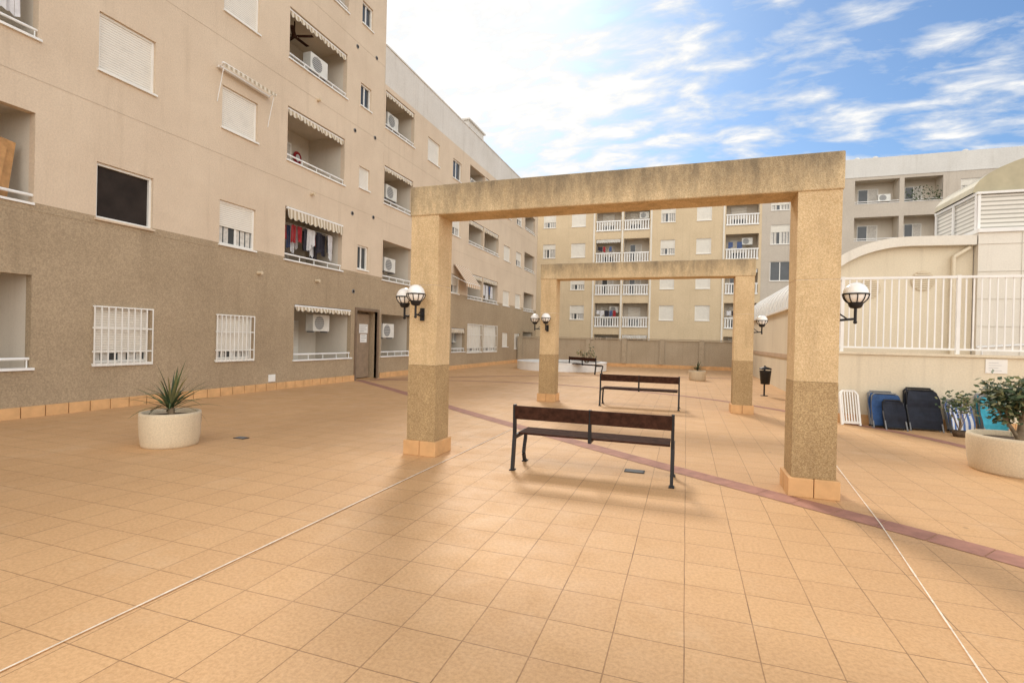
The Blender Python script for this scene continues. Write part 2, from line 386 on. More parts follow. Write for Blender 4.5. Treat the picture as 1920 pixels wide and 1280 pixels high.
g=Geo();g.add([FL.P(13.9+.2*math.cos(t*.5),1.46,7.55+.22*math.sin(t*.5)) for t in range(12)],[tuple(range(12))],MRC);g.add([FL.P(13.9+.1*math.cos(t*.5),1.44,7.55+.12*math.sin(t*.5)) for t in range(12)],[tuple(range(12))],MWC);g.obj("wall_plate",o)
o=balcony(FL,B1,off,*bals[7],aw=(MAWG,.17),ac=(13.1,9.98,.3))
g=Geo();c=Vector(FL.P(12.6,.5,10.75));g.rod(c,c+Vector((0,0,.45)),.02,MWD);g.sphere(c,.09,MWD,12,sz=.6)
for k in range(5):
    a=k*2*math.pi/5+.3;d=Vector((math.cos(a),math.sin(a),0));g.beam(c+d*.1,c+d*.58,.12,.012,MWD)
g.obj("ceiling_fan",o)
balcony(FL,B1,off,*bals[8],aw=(MAWG,.17))
g=Geo();DD=.5;FL.quad(g,[(15.3,.16,0),(15.3,DD,0),(15.3,DD,2.6),(15.3,.16,2.6)],ML);FL.quad(g,[(16.6,.16,0),(16.6,DD,0),(16.6,DD,2.6),(16.6,.16,2.6)],ML)
FL.quad(g,[(15.3,DD,0),(16.6,DD,0),(16.6,DD,2.6),(15.3,DD,2.6)],ML);FL.quad(g,[(15.3,.16,2.5),(16.6,.16,2.5),(16.6,DD,2.5),(15.3,DD,2.5)],MI);FL.quad(g,[(15.3,0,.01),(16.6,0,.01),(16.6,DD,.01),(15.3,DD,.01)],MPT)
eo=g.obj("entrance",B1,off)
g=Geo();FL.box(g,15.32,16.58,DD-.1,DD-.02,0.02,2.45,MBRF);FL.box(g,15.36,15.62,DD-.13,DD-.105,.05,2.4,MBRP);FL.box(g,15.66,16.54,DD-.2,DD-.105,.05,2.4,MBRP);g.obj("entrance_door",eo)
g=Geo();FL.box(g,15.22,15.3,-.05,.1,0,2.6,MBRF);FL.box(g,16.6,16.68,-.05,.1,0,2.6,MBRF);FL.box(g,15.3,16.6,-.05,.1,2.503,2.6,MBRF);g.obj("door_frame",eo)
# ============================================================ apartment building 2
off=(XF,17,0)
B2=thing("apartment_building","long five storey beige apartment block with pale parapet","building",off)
lv=[(.79,2.45),(3.74,5.3),(6.68,8.18),(9.58,11.06)]
bal2=[];
for z,t in lv: bal2.append((16.88,19.05,z,t))
for z,t in lv[1:]: bal2+=[(24.93,27.04,z-.05,t-.2),(27.14,29.5,z-.05,t-.2)]
for z,t in lv: bal2.append((34.78,37.3,z-.1,t-.3))
bal2.append((23.1,24.7,.85,2.1))
win2=[]
for z in(3.85,6.75,9.55):
    win2+=[('shut' if z!=6.75 else 'third',20.26,21.39,z,z+1.02),('glass' if z>9 else 'half',22.85,23.84,z,z+.95),('shut',30.44,31.7,z-.1,z+.85),('shut' if z<5 else 'half',32.9,34.1,z-.1,z+.85)]
win2+=[('grille',20.2,21.3,.95,2.0),('grille',25.0,27.0,.85,2.35),('grille',27.3,29.4,.85,2.35),('shut',30.5,31.58,1.1,2.0),('shut',32.9,34.1,.95,2.0)]
ops=[w[1:] for w in win2]+bal2
g=Geo();wall(FL,g,16.803,38,0,12.65,ops,[(3.85,ML),(11.25,MU),(99,MP)])
g.box(XF-14,XF,37.98,38,0,12.65,MU);g.box(XF-14,XF,16.81,38,12.65,12.7,MP);g.box(XF-.3,XF+.03,16.81,38.0,12.7,12.76,MP)
for z in(6.0,8.9): FL.box(g,16.81,38,-.004,-.001,z,z+.012,MLI)
g.obj("wall",B2,off)
g=Geo();y=16.82
while y<37.9:
    FL.box(g,y+.004,min(y+.366,38),-.035,-.002,0,.2,MPT); y+=.37
g.obj("skirting",B2,off)
for w in win2: window(FL,B2,off,w[1],w[2],w[3],w[4],w[0])
for i,bb in enumerate(bal2):
    ac=None;aw=None
    if bb[0]<17:
        ac=(17.7,bb[2]+.5,.45); aw=(MAWG,.15) if bb[2]>6 else None
        if bb[2]<1: ac=(17.3,1.55,.2)
    elif bb[0]<28: aw=(MAWG,.2) if random.random()<.7 else None; ac=(bb[0]+1.2,bb[2]+.5,.5) if random.random()<.4 else None
    balcony(FL,B2,off,*bb,aw=aw,ac=ac,dep=1.4,door=random.choice(['half','shut']))
g=Geo();g.box(-.7,.7,-1.1,1.1,0,1.0,MP);g.box(-.8,.8,-1.2,1.2,1.0,1.08,MP);single(g.obj("roof_stair_house"),"pale rendered stair house on the flat roof","roof structure",loc=(XF-1.3,27,12.7))
for i,(y,z) in enumerate([(15.05,11.7),(15.0,8.75),(14.95,5.85),(15.1,3.15),(13.1,8.95),(10.9,3.25),(13.2,3.3),(16.2,11.9),(16.2,8.95),(16.2,6.0),(12.9,5.95)]):
    g=Geo();
    if i in(4,5,6,10): g.rod((0,0,0),(.14,0,.0),.05,MPOT,seg=12);n="drain_spout";l="short round drain spout sticking out of the rendered wall"
    else: g.rod((-.02,0,0),(.02,0,0),.07,MGREY,seg=14);g.rod((.02,0,0),(.025,0,0),.05,MDK,seg=14);n="wall_vent";l="small round dark vent on the rendered wall"
    single(g.obj(n),l,"vent" if n=="wall_vent" else "drain spout","small fittings on the facade",(XF,y,z))
g=Geo();g.box(0,.03,-.12,.12,0,.2,MWH);g.box(.03,.036,-.09,.09,.03,.17,MFR);single(g.obj("meter_cover",bev=.004),"small white utility cover low on the brown wall","utility cover",loc=(XF,11.45,.24))
SG=thing("notice_sign","two white notices fixed in the entrance doorway","sign",(XF-DD+.2,16.15,1.35))
def signboard(par,name,y0,y1,z0,z1,lines):
    g=Geo();g.box(.003,.015,y0,y1,z0,z1,MWH);n=len(lines)
    for i,l in enumerate(lines):
        z=z1-(z1-z0)*(i+.8)/(n+.6); g.box(.016,.018,y0+.04,y0+.04+(y1-y0-.08)*l,z,z+(z1-z0)*.05,MGREY)
    return g.obj(name,par)
signboard(SG,"panel",-.25,.27,.35,.68,[1,.8,.9,.6]);signboard(SG,"panel",-.18,.22,.0,.31,[.9,1,.7])
AW=thing("window_awning","folded pale window awning with metal side arms","awning",(XF,10.3,8.1))
g=Geo();g.rod((.24,-.85,.1),(.24,.85,.08),.03,MWH);g.rod((.06,-.8,.06),(.06,.8,.02),.035,MWH);g.obj("roller",AW)
g=Geo()
for s in(-.8,.8): g.rod((0,s,.05),(.24,s,.08),.012,MWH,seg=6);g.rod((.24,s,.08),(.03,s,-.8),.010,MWH,seg=6)
g.obj("arm",AW)
g=Geo();n=14
for i in range(n):
    y0=-.82+1.64*i/n;y1=-.82+1.64*(i+1)/n; g.quad((.27,y0,.1),(.27,y1,.1),(.275,y1,.02-.015*(i%2)),(.275,y0,.02-.015*((i+1)%2)),MAWG)
g.obj("valance",AW)
AO=thing("striped_awning","open orange and white striped balcony awning","awning",(XF,24,5.3))
g=Geo();n=10
for i in range(n):
    y0=-.9+1.8*i/n;y1=-.9+1.8*(i+1)/n; g.quad((.05,y0,0),(.05,y1,0),(.75,y1,-.95),(.75,y0,-.95),MAWO);g.quad((.75,y0,-.95),(.75,y1,-.95),(.76,y1,-1.15),(.76,y0,-1.15),MAWO)
g.obj("canopy",AO);g=Geo();g.rod((.75,-.9,-.95),(.75,.9,-.95),.02,MWH);g.rod((0,-.9,-.6),(.75,-.9,-.95),.015,MWH);g.rod((0,.9,-.6),(.75,.9,-.95),.015,MWH);g.obj("frame",AO)
def laundry(loc,span,items,label):
    L=thing("laundry_line",label,"laundry",loc)
    g=Geo()
    for d in(0,.16,.32): g.rod((-d,-span/2,0),(-d,span/2,0),.006,MWH,seg=5)
    g.obj("line",L); g=Geo()
    for y,w,h,m,d in items:
        n=5;ka=h*random.uniform(.85,1)
        for i in range(n):
            a0=y+w*i/n;a1=y+w*(i+1)/n;o0=.03*math.sin(i*2.1+y*9);o1=.03*math.sin((i+1)*2.1+y*9)
            kb=h*random.uniform(.85,1.0); wob=.02*random.uniform(-1,1)
            g.quad((-d,a0,-.01*abs(i-2)),(-d,a1,-.01*abs(i-1)),(-d+o1,a1+wob,-kb),(-d+o0,a0,-ka),m);ka=kb
    g.obj("clothes",L)
it=[]
y=-1.2
for i in range(17):
    w=random.uniform(.12,.28); it.append((y,w,random.uniform(.4,.95),random.choice([MKC,MKC,MKC,MRC,MRC,MWC,MPC,MKC]),random.choice([0,.16,.32]))); y+=.138
for yy,m in((-.55,MRC),(-.12,MWC),(.05,MWC),(.35,MKC),(-.8,MRC)): it.append((yy,.2,random.uniform(.5,.75),m,-.02))
laundry((XF-.25,13.15,4.92),2.5,it,"red, dark and white clothes drying under the balcony awning")
laundry((XF-.2,28.3,4.75),2.1,[(-.7,.3,.7,MWC,0),(-.3,.35,.9,MWC,0),(.15,.3,.6,MPC,0),(.5,.3,.8,MWC,0)],"white and blue clothes drying on a balcony")
laundry((XF-.15,4.9,7.95),1.8,[(-.1,.5,1.0,MWC,0),(.45,.3,.9,MWC,.0)],"white sheets hanging in an upper balcony")
# ============================================================ far buildings
FF=Face('F',45.0);off=(-7,45,0)
B3=thing("apartment_building","yellow ochre apartment block with white balustrade balconies","building",off)
win3=[];rows=[(11.8,13.0),(9.05,10.3),(6.15,7.25),(3.5,4.75)]
for r,(z,t) in enumerate(rows):
    for a,b in((-16.2,-15.0),(-12.62,-11.45),(-10,-8.72),(-2.27,-1.1),(.6,1.75)):
        win3.append((random.choice(['third','shut','shut','half']),a,b,z,t))
bal3=[]
for z,t in((11.3,13.15),(8.5,10.55),(5.7,7.7),(2.9,4.95),(.3,2.2)):
    bal3+=[(-7.78,-5.6,z,t),(-5.35,-3.2,z,t),(2.85,5.3,z,t)]
g=Geo();wall(FF,g,-22,5.5,0,14.9,[w[1:] for w in win3]+bal3,[(99,MY)])
g.box(-22,5.5,45.01,57,14.9,15.0,MGT);g.box(-22,5.5,44.9,44.995,14.7,15.0,MGT)
for x in(-7.95,-5.475,-3.05,2.7): FF.box(g,x-.07,x+.07,-.06,-.002,0,13.6,MWB)
g.obj("wall",B3,off)
for w in win3: window(FF,B3,off,w[1],w[2],w[3],w[4],w[0])
for i,b in enumerate(bal3):
    o=balcony(FF,B3,off,*b,rail='bal',floor=0.0,door=random.choice(['half','shut']),aw=(MAWF,.25) if random.random()<.25 else None,dep=1.3,ac=(b[0]+1.25,b[3]-.8,.5) if i%4==1 else None)
    if i in(3,5,9,11,12):
        g=Geo();x=b[0]+.2
        while x<b[1]-.5:
            w=random.uniform(.2,.4)
            if random.random()<.7: g.quad((x,44.98,b[2]+1.4),(x+w,44.98,b[2]+1.4),(x+w,44.96,b[2]+1.4-random.uniform(.3,.7)),(x,44.96,b[2]+1.4-random.uniform(.3,.7)),random.choice([MRC,MPC,MWC,MKC,MWC]))
            x+=w+.05
        g.obj("hanging_clothes",o)
off=(14,45,0)
B4=thing("apartment_building","grey rendered apartment block with pale parapet and recessed balconies","building",off)
win4=[('half',6.15,7.45,12.3,13.3),('third',6.15,7.5,9.6,11.15),('glass',6.15,7.6,6.7,8.25),('half',6.15,7.5,3.7,5.2),
 ('third',18.4,19.65,12.6,13.85),('third',18.4,19.65,9.7,11.0),('shut',18.4,19.65,6.8,8.1),('third',8.9,10.1,12.5,13.7),('third',8.9,10.1,9.7,10.9),('shut',8.9,10.1,6.8,8.0)]
bal4=[]
for z in(12.4,9.6,6.8,4.0): bal4+=[(11.85,14.7,z,z+1.8),(15.0,17.35,z,z+1.8),(21.5,24.3,z,z+1.8),(24.6,27,z,z+1.8)]
g=Geo();wall(FF,g,5.503,32,0,15.75,[w[1:] for w in win4]+bal4,[(14.45,MG),(99,MGT)])
g.box(5.503,32,45.01,57,15.75,15.85,MGT);g.box(5.503,5.52,45.01,57,0,15.75,MG);FF.box(g,5.503,32,-.03,-.002,14.42,14.5,MGT)
g.obj("wall",B4,off)
for w in win4: window(FF,B4,off,w[1],w[2],w[3],w[4],w[0])
for i,b in enumerate(bal4):
    o=balcony(FF,B4,off,*b,rail='line',floor=.7,ac=(b[0]+1.6,b[2]+.2,.3) if i%3==0 else None,door='half',dep=1.3)
    if i==1:
        g=Geo()
        for k in range(320):
            x=random.uniform(b[0]+.1,b[1]-.1);z=b[2]+.1+random.random()**2*1.0;y=45.05+random.uniform(-.25,.2);r=.09
            v=[(x+random.uniform(-r,r),y+random.uniform(-r,r),z+random.uniform(-r,r)) for _ in range(3)];g.add(v,[(0,1,2)],random.choice([MLF,MLD]))
        g.obj("balcony_plants",o)
for x in(12.2,13.4,19):
    g=Geo();g.rod((0,0,0),(0,0,.2),.18,MGT,seg=12);g.sphere((0,0,.2),.22,MGT,12,0,1);single(g.obj("roof_vent"),"rounded pale ventilation cap on the roof","roof vent","roof vents",(x,46,15.85))
g=Geo();g.box(-11.1,3.28,33.5,33.75,0,1.72,MLW)
single(g.obj("garden_wall",None,(-4,33.6,0)),"low brown rendered boundary wall with stained top","wall",loc=(-4,33.6,0))
g=Geo();x=-11.1
while x<3.2:
    g.box(x+.004,x+.366,33.46,33.497,0,.2,MPT);x+=.37
for i in range(7):
    xx=-11+i*2.35;g.box(xx,xx+.3,33.42,33.455,.203,1.75,MLW)
g.box(-11.1,3.28,33.4,33.8,1.755,1.82,MLW)
o=g.obj("wall_coping",bpy.data.objects["garden_wall"],(-4,33.6,0))
# ============================================================ pool terrace
off=(7,12.4,0)
TW=thing("terrace_wall","low cream rendered terrace retaining wall with orange skirting","wall",off)
g=Geo();g.box(3.05,14,12.4,12.6,0,1.45,MC);g.box(3.05,3.25,12.603,16.4,0,1.45,MC);g.box(3.0,14,12.36,12.64,1.452,1.50,MC);g.box(3.0,3.3,12.642,16.4,1.452,1.50,MC);g.obj("wall",TW,off)
g=Geo();x=3.05
while x<13.5: g.box(x+.003,x+.367,12.37,12.397,0,.2,MPT);x+=.37
g.obj("skirting",TW,off)
g=Geo();g.box(3.26,16,12.62,30,1.15,1.3,MDECK);o=g.obj("terrace_deck");o["kind"]="structure"
RL=thing("terrace_railing","white metal railing with thin vertical bars above the terrace wall","railing",(7,12.5,1.5))
off=(7,12.5,1.5)
g=Geo();g.box(3.05,14,12.48,12.53,3.02,3.07,MWH);g.box(3.05,14,12.485,12.525,1.58,1.615,MWH);g.box(3.13,3.17,12.55,16.4,3.02,3.07,MWH);g.box(3.13,3.17,12.55,16.4,1.58,1.615,MWH)
g.obj("rail",RL,off)
g=Geo();x=3.12;k=0
while x<14:
    if k%16: g.box(x-.012,x+.012,12.495,12.515,1.615,3.02,MWH)
    x+=.125;k+=1
y=12.65
while y<16.3: g.box(3.14,3.16,y-.011,y+.011,1.615,3.02,MWH);y+=.125
g.obj("bars",RL,off)
x=3.12
while x<14: g=Geo();g.box(x-.03,x+.03,12.475,12.535,1.502,3.08,MWH);g.obj("post",RL,off);x+=2.0
RR=thing("ramp_railing","sloping white tubular handrail behind the terrace railing","railing",(6,13.6,1.3))
g=Geo();g.rod((-.1,0,.35),(3,0,.62),.03,MWH);g.obj("rail",RR)
for x,z in((0,.36),(1.4,.48),(2.8,.6)): g=Geo();g.rod((x,0,0),(x,0,z),.022,MWH);g.obj("post",RR)
off=(5,16.4,0)
PH=thing("pool_hall","cream pool hall with curved barrel roof and round wall vents","building",off)
prof=[]
for i in range(17):
    t=math.pi-(math.pi/2)*i/16; prof.append((5.6+2.3*math.cos(t),2.9+1.62*math.sin(t)))
prof.append((7.0,4.5))
g=Geo();P=[(3.3,0)]+prof+[(7.0,0)];n=len(P)
g.add([(x,16.4,z) for x,z in P],[tuple(range(n))],MC);g.add([(x,33,z) for x,z in P],[tuple(range(n))[::-1]],MC)
g.quad((3.3,16.4,0),(3.3,33,0),(3.3,33,2.9),(3.3,16.4,2.9),MC);g.obj("wall",PH,off)
g=Geo();
for i in range(len(prof)-1):
    (x0,z0),(x1,z1)=prof[i],prof[i+1];g.quad((x0,16.3,z0+.02),(x1,16.3,z1+.02),(x1,33,z1+.02),(x0,33,z0+.02),MVLT)
for y in range(17,33,1):
    for i in range(16):
        (x0,z0),(x1,z1)=prof[i],prof[i+1];g.beam((x0,y+.3,z0+.04),(x1,y+.3,z1+.04),.06,.05,MWH)
g.box(3.18,3.36,16.4,33,2.82,2.9,MWH);g.obj("vaulted_roof",PH,off)
g=Geo()
for i in range(len(prof)-1):
    (x0,z0),(x1,z1)=prof[i],prof[i+1]
    def nrm(i):
        if i>=16: return (0,1)
        t=math.pi-(math.pi/2)*i/16; return (math.cos(t),math.sin(t))
    n0=nrm(i);n1=nrm(i+1);w=.2
    a=(x0+n0[0]*.05,16.22,z0+n0[1]*.05);b=(x1+n1[0]*.05,16.22,z1+n1[1]*.05);c=(x1-n1[0]*w,16.22,z1-n1[1]*w);d=(x0-n0[0]*w,16.22,z0-n0[1]*w)
    q=lambda p:(p[0],16.39,p[2])
    g.quad(a,b,c,d,MWB);g.quad(a,b,q(b),q(a),MWB);g.quad(d,c,q(c),q(d),MWB)
g.obj("arch_trim",PH,off)
for cx,cz in((4.71,3.2),(5.92,3.4)):
    g=Geo();pts=[(cx+.27*math.cos(t*math.pi/14),16.385,cz+.27*math.sin(t*math.pi/14)) for t in range(28)];g.add(pts,[tuple(range(28))],MPOT)
    for k in range(-4,5):
        h=math.sqrt(.25**2-(k*.055)**2);g.box(cx-h,cx+h,16.36,16.38,cz+k*.055-.016,cz+k*.055+.016,MC)
    g.obj("round_vent",PH,off)
g=Geo();g.rod((6.9,16.32,4.25),(6.55,16.3,4.0),.05,MC,seg=10);g.rod((6.55,16.3,4.02),(6.55,16.3,1.3),.05,MC,seg=10)
for z in(1.8,3.1): g.rod((6.55,16.3,z),(6.55,16.3,z+.06),.062,MC,seg=10)
g.obj("drain_pipe",PH,off)
off=(9,16,0)
PB=thing("plant_building","white rendered plant room block with louvered screen and curved roof","building",off)
g=Geo();g.box(7.02,14,16.2,19,0,4.6,MWB);
for z in(2.2,2.9,3.6,4.3): g.box(7.015,14,16.185,16.197,z,z+.012,MWJ)
for x in(7.9,8.8,9.7): g.box(x,x+.01,16.187,16.196,0,4.58,MWJ)
g.box(7.0,14.05,16.15,19.05,4.6,4.7,MWH);g.obj("wall",PB,off)
g=Geo();g.box(7.08,14,16.4,18.7,4.7,5.6,MLOU);
for x in(7.06,9.2,11.4): g.box(x,x+.06,16.36,16.395,4.7,5.62,MWH)
for y in(16.4,17.6,18.65): g.box(7.03,7.075,y,y+.06,4.7,5.62,MWH)
g.box(7.03,14,16.33,18.75,5.622,5.68,MWH);g.obj("louvered_screen",PB,off)
g=Geo();
pr=[(11.2-4.2*math.cos(math.pi*i/24),5.7+1.25*math.sin(math.pi*i/24)) for i in range(25)]
for i in range(24):
    (x0,z0),(x1,z1)=pr[i],pr[i+1];g.quad((x0,16.5,z0),(x1,16.5,z1),(x1,18.7,z1),(x0,18.7,z0),MROOF)
g.add([(x,16.5,z) for x,z in pr],[tuple(range(25))],MROOF);g.add([(x,18.7,z) for x,z in pr],[tuple(range(25))],MROOF)
g.obj("curved_roof",PB,off)
SG2=thing("wall_sign","small white notice fixed on the cream terrace wall","sign",(5.7,12.4,1.15))
g=Geo();g.box(-.17,.17,-.015,-.003,0,.27,MFR);g.obj("panel",SG2);g=Geo()
for i in range(4): g.box(-.12,.08-.05*(i%2),-.019,-.0165,.05+.05*i,.058+.05*i,MLG)
g.obj("notice_lines",SG2)
# ============================================================ ground
def sheet(name,x0,x1,y0,y1,z,m):
    g=Geo();g.quad((x0,y0,z),(x1,y0,z),(x1,y1,z),(x0,y1,z),m);o=g.obj(name);o["kind"]="structure";return o
sheet("ground",-600,600,-600,600,-.02,MASP)
sheet("paving",-11.12,16,-10,33.5,0,MTILE)
def band(pts,w,name,z,m,tile=.37,gap=.006):
    P=[Vector((a,b,0)) for a,b in pts];g=Geo()
    Q=[]
    for i in range(len(P)-1):
        p0=P[max(i-1,0)];p1=P[i];p2=P[i+1];p3=P[min(i+2,len(P)-1)]
        for k in range(20):
            t=k/20;Q.append(.5*((2*p1)+(-p0+p2)*t+(2*p0-5*p1+4*p2-p3)*t*t+(-p0+3*p1-3*p2+p3)*t**3))
    Q.append(P[-1]);out=[Q[0]];acc=0
    for i in range(1,len(Q)):
        d=(Q[i]-Q[i-1]).length
        while acc+d>=tile:
            f=(tile-acc)/d;np_=Q[i-1].lerp(Q[i],f);out.append(np_);Q[i-1]=np_;d=(Q[i]-np_).length;acc=0
        acc+=d
    for i in range(len(out)-1):
        a,b=out[i],out[i+1];d=(b-a).normalized();n0=((out[i]-out[max(i-1,0)]) if i else d).normalized()+d;n0=Vector((-n0.y,n0.x,0)).normalized()
        e=((out[min(i+2,len(out)-1)]-b) if i+2<len(out) else d).normalized()+d;n1=Vector((-e.y,e.x,0)).normalized()
        a=a+d*gap/2;b=b-d*gap/2
        g.add([(v.x,v.y,z) for v in(a-n0*w/2,b-n1*w/2,b+n1*w/2,a+n0*w/2)],[(0,1,2,3)],m)
    o=g.obj(name);o["kind"]="structure";return o
band([(-11.1,15.5),(-9.1,13.95),(-7.17,12.38),(-4.98,10.52),(-2.93,8.9),(-1.8,8.05),(-.55,7.1),(1.04,5.95),(2.39,4.95),(4.0,3.5),(6,1.3)],.29,"red_tile_border",.004,MRED)
band([(-10.9,15.9),(-8.5,17.2),(-5.5,17.9),(-2.5,17.4),(.3,16.0),(2.0,14.3),(3.08,12.6),(3.86,11.5),(4.35,10.4),(4.8,8.6),(5,6.5)],.22,"red_tile_border",.004,MRED)
band([(-10.9,16.2),(-7,21),(-3,24),(2.9,26)],.2,"red_tile_border",.005,MRED)
def pline(name,pts,w,z,m):
    g=Geo()
    for i in range(len(pts)-1):
        (x0,y0),(x1,y1)=pts[i],pts[i+1]; n=int(max(2,abs(y1-y0)/.08));ws=[w*(.75+.5*random.random()) for _ in range(n+1)]
        for k in range(n):
            a=k/n;b=(k+1)/n
            X0=x0+(x1-x0)*a;X1=x0+(x1-x0)*b;Y0=y0+(y1-y0)*a;Y1=y0+(y1-y0)*b
            g.quad((X0-ws[k]/2,Y0,z),(X0+ws[k]/2,Y0,z),(X1+ws[k+1]/2,Y1,z),(X1-ws[k+1]/2,Y1,z),m)
    o=g.obj(name);o["kind"]="structure"
pline("painted_line",[(-2.99,.6),(-2.89,8.7)],.015,.0075,MLN)
pline("painted_line",[(1.22,1.5),(1.41,3.1),(1.70,5.44),(1.95,7.98)],.010,.0075,MLN)
for x,y,s in((-.57,6.45,.12),(-6.38,6.0,.10)):
    g=Geo();g.box(-s,s,-s*.6,s*.6,.0,.008,MBK)
    for k in range(5): g.box(-s+.02,s-.02,-s*.5+k*s*.22,-s*.5+k*s*.22+.012,.008,.012,MGREY)
    single(g.obj("drain_cover"),"small dark metal drain grate set in the paving","drain cover","drain covers",(x,y,.001))
# ============================================================ pergola frames
def pergola(loc,H,label):
    T=thing("pergola_frame",label,"pergola",loc,0,"rendered portal frames in the courtyard")
    w=.42;B=H-.40
    for x0 in(0,4.68):
        g=Geo();g.box(x0,x0+w,0,w,.2,1.22,MPL);g.box(x0+.003,x0+w-.003,.003,w-.003,1.222,2.30,MPU);g.box(x0+.006,x0+w-.006,.006,w-.006,2.30,2.306,MLN);g.box(x0+.003,x0+w-.003,.003,w-.003,2.306,B,MPU)
        g.obj("pillar",T,bev=.012)
        g=Geo()
        for i in range(2):
            for j in range(2):
                a=x0-.035+i*.247;b=-.035+j*.247;g.box(a+.002,a+.243,b+.002,b+.243,0,.2,MPT)
        g.obj("plinth",T,bev=.008)
    g=Geo();g.box(-.012,5.112,-.012,w+.012,B,H,MBM);g.obj("lintel",T,bev=.015)
    return T
P1=pergola((-3.59,6.12,0),3.64,"large speckled portal frame with stained beam and orange tiled plinths")
P2=pergola((-3.64,12.85,0),3.58,"speckled portal frame standing behind the bench, with stained beam")
def lamp():
    T=thing("wall_lamp","white globe lamp on black bracket fixed to a rendered pillar","lamp",(0,0,0),0,"globe lamps on the pillars")
    A=.19
    g=Geo();g.sphere((A,0,.14),.118,MGLB,28);g.obj("globe",T)
    g=Geo();g.lathe([(.02,-.02),(.045,-.015),(.06,.0),(.07,.03),(.073,.045)],MBK,(A,0,0),24)
    g.lathe([(.119,.125),(.126,.125),(.126,.14),(.119,.14),(.119,.125)],MBK,(A,0,0),28)
    for k in range(10):
        a=k*math.pi/5+.2;pp=None
        for j in range(6):
            e=math.radians(-55+j*10);q=Vector((A+.123*math.cos(e)*math.cos(a),.123*math.cos(e)*math.sin(a),.14+.123*math.sin(e)))
            if pp: g.rod(pp,q,.0055,MBK,seg=5)
            pp=q
    g.obj("cage",T)
    g=Geo();g.rod((0,0,-.15),(A,0,-.13),.013,MBK);g.rod((A,0,-.16),(A,0,-.01),.015,MBK);g.rod((.02,0,-.06),(.12,0,-.135),.008,MBK,seg=6);g.sphere((A,0,-.165),.02,MBK,10);g.box(0,.018,-.03,.03,-.21,-.04,MBK);g.obj("bracket",T)
    return T
L0=lamp()
L0.location=(1.51,6.33,2.03)
for loc,rz in(((-3.6,6.33,2.03),math.pi),((-3.38,6.11,2.03),-math.pi/2),((-3.65,13.06,2.03),math.pi),((-3.43,12.84,2.03),-math.pi/2),((1.46,13.06,2.03),0)):
    copytree(L0,loc,rz)
def bench():
    T=thing("park_bench","dark wooden slatted bench with black steel legs on tiled paving","bench",(0,0,0),0,"benches in the courtyard")
    W=1.86
    g=Geo();g.beam((.01,.0,.705),(W/2-.008,.0,.705),.03,.165,MWD,up=(0,-.12,1));g.beam((W/2+.008,.0,.705),(W-.01,.0,.705),.03,.165,MWD,up=(0,-.12,1));g.obj("backrest",T,bev=.006)
    g=Geo()
    for y in(.13,.235,.34,.445): g.box(.03,W-.03,y-.049,y+.049,.425,.45,MWD)
    g.obj("seat",T,bev=.005)
    for x in(.0,W):
        g=Geo();U=(0,1,0)
        g.beam((x,-.03,0),(x,.03,.42),.035,.06,MBK,up=U);g.beam((x,.03,.42),(x,.018,.80),.035,.05,MBK,up=U)
        g.beam((x,.02,.40),(x,.5,.40),.036,.05,MBK)
        pts=[(.5,.41),(.49,.32),(.44,.2),(.42,.12),(.46,.03),(.50,.0)]
        for (a,b),(c,d) in zip(pts,pts[1:]): g.beam((x,a,b),(x,c,d),.035,.05,MBK,up=U)
        g.box(x-.03,x+.03,-.07,.02,0,.014,MBK);g.box(x-.03,x+.03,.44,.54,0,.014,MBK)
        g.obj("leg",T)
    g=Geo();g.beam((W/2,.03,.40),(W/2,.02,.79),.035,.05,MBK,up=(0,1,0));g.beam((W/2,.02,.405),(W/2,.5,.405),.03,.025,MBK);g.beam((.03,.27,.405),(W-.03,.27,.405),.03,.025,MBK);g.obj("support",T)
    return T
BN=bench();BN.location=(-1.98,5.93,0)
copytree(BN,(-2.0,12.68,0),0)
copytree(BN,(-5.6,25.3,0),math.radians(-35))
def pot(name_t,label,loc,r,h,plantfn,rim=.9):
    T=thing("potted_plant",label,"plant",loc)
    g=Geo();g.lathe([(0.001,0),(r*.90,0),(r*.93,h*.06),(r*.97,h*.3),(r,h*.7),(r,h*.93),(r*.985,h),(r*.88,h),(r*.87,h*.86)],MPOT,(0,0,0),48);g.obj("pot",T)
    g=Geo();g.lathe([(0.001,h*.87),(r*.875,h*.86)],MSOIL,(0,0,0),32);g.obj("soil",T)
    plantfn(T,r,h);return T
def yucca(n,L,w,stem):
    def f(T,r,h):
        if stem: g=Geo();g.rod((0,0,h*.8),(.01,0,h+stem),.05,MBARK,.04,10);g.obj("stem",T)
        g=Geo()
        for i in range(n):
            az=i*2.39996+random.uniform(-.3,.3);el=math.radians(random.choice([random.uniform(30,80),random.uniform(0,45)]));l=L*random.uniform(.7,1.2)
            m=random.choice([MLF,MLF,MLD,MLY]);
            if el<.2: m=random.choice([MDRY,MLF,MLY])
            d=Vector((math.cos(az),math.sin(az),0));s=Vector((-math.sin(az),math.cos(az),0));p=Vector((0,0,h+stem*.9+random.uniform(-.05,.05)));e=el;prev=None
            K=7;bend=random.uniform(.08,.24)
            for k in range(K+1):
                t=k/K;ww=w*(.6+1.2*t if t<.35 else 1.02*(1-t)/.65*1.0)+.001
                cur=(p-s*ww,p+Vector((0,0,-ww*.35)),p+s*ww)
                if prev: g.add([prev[0],prev[1],prev[2],cur[0],cur[1],cur[2]],[(0,1,4,3),(1,2,5,4)],m)
                prev=cur;p=p+(d*math.cos(e)+Vector((0,0,math.sin(e))))*l/K;e-=bend*(1.25-math.sin(max(0,el)))
        g.obj("leaves",T)
    return f
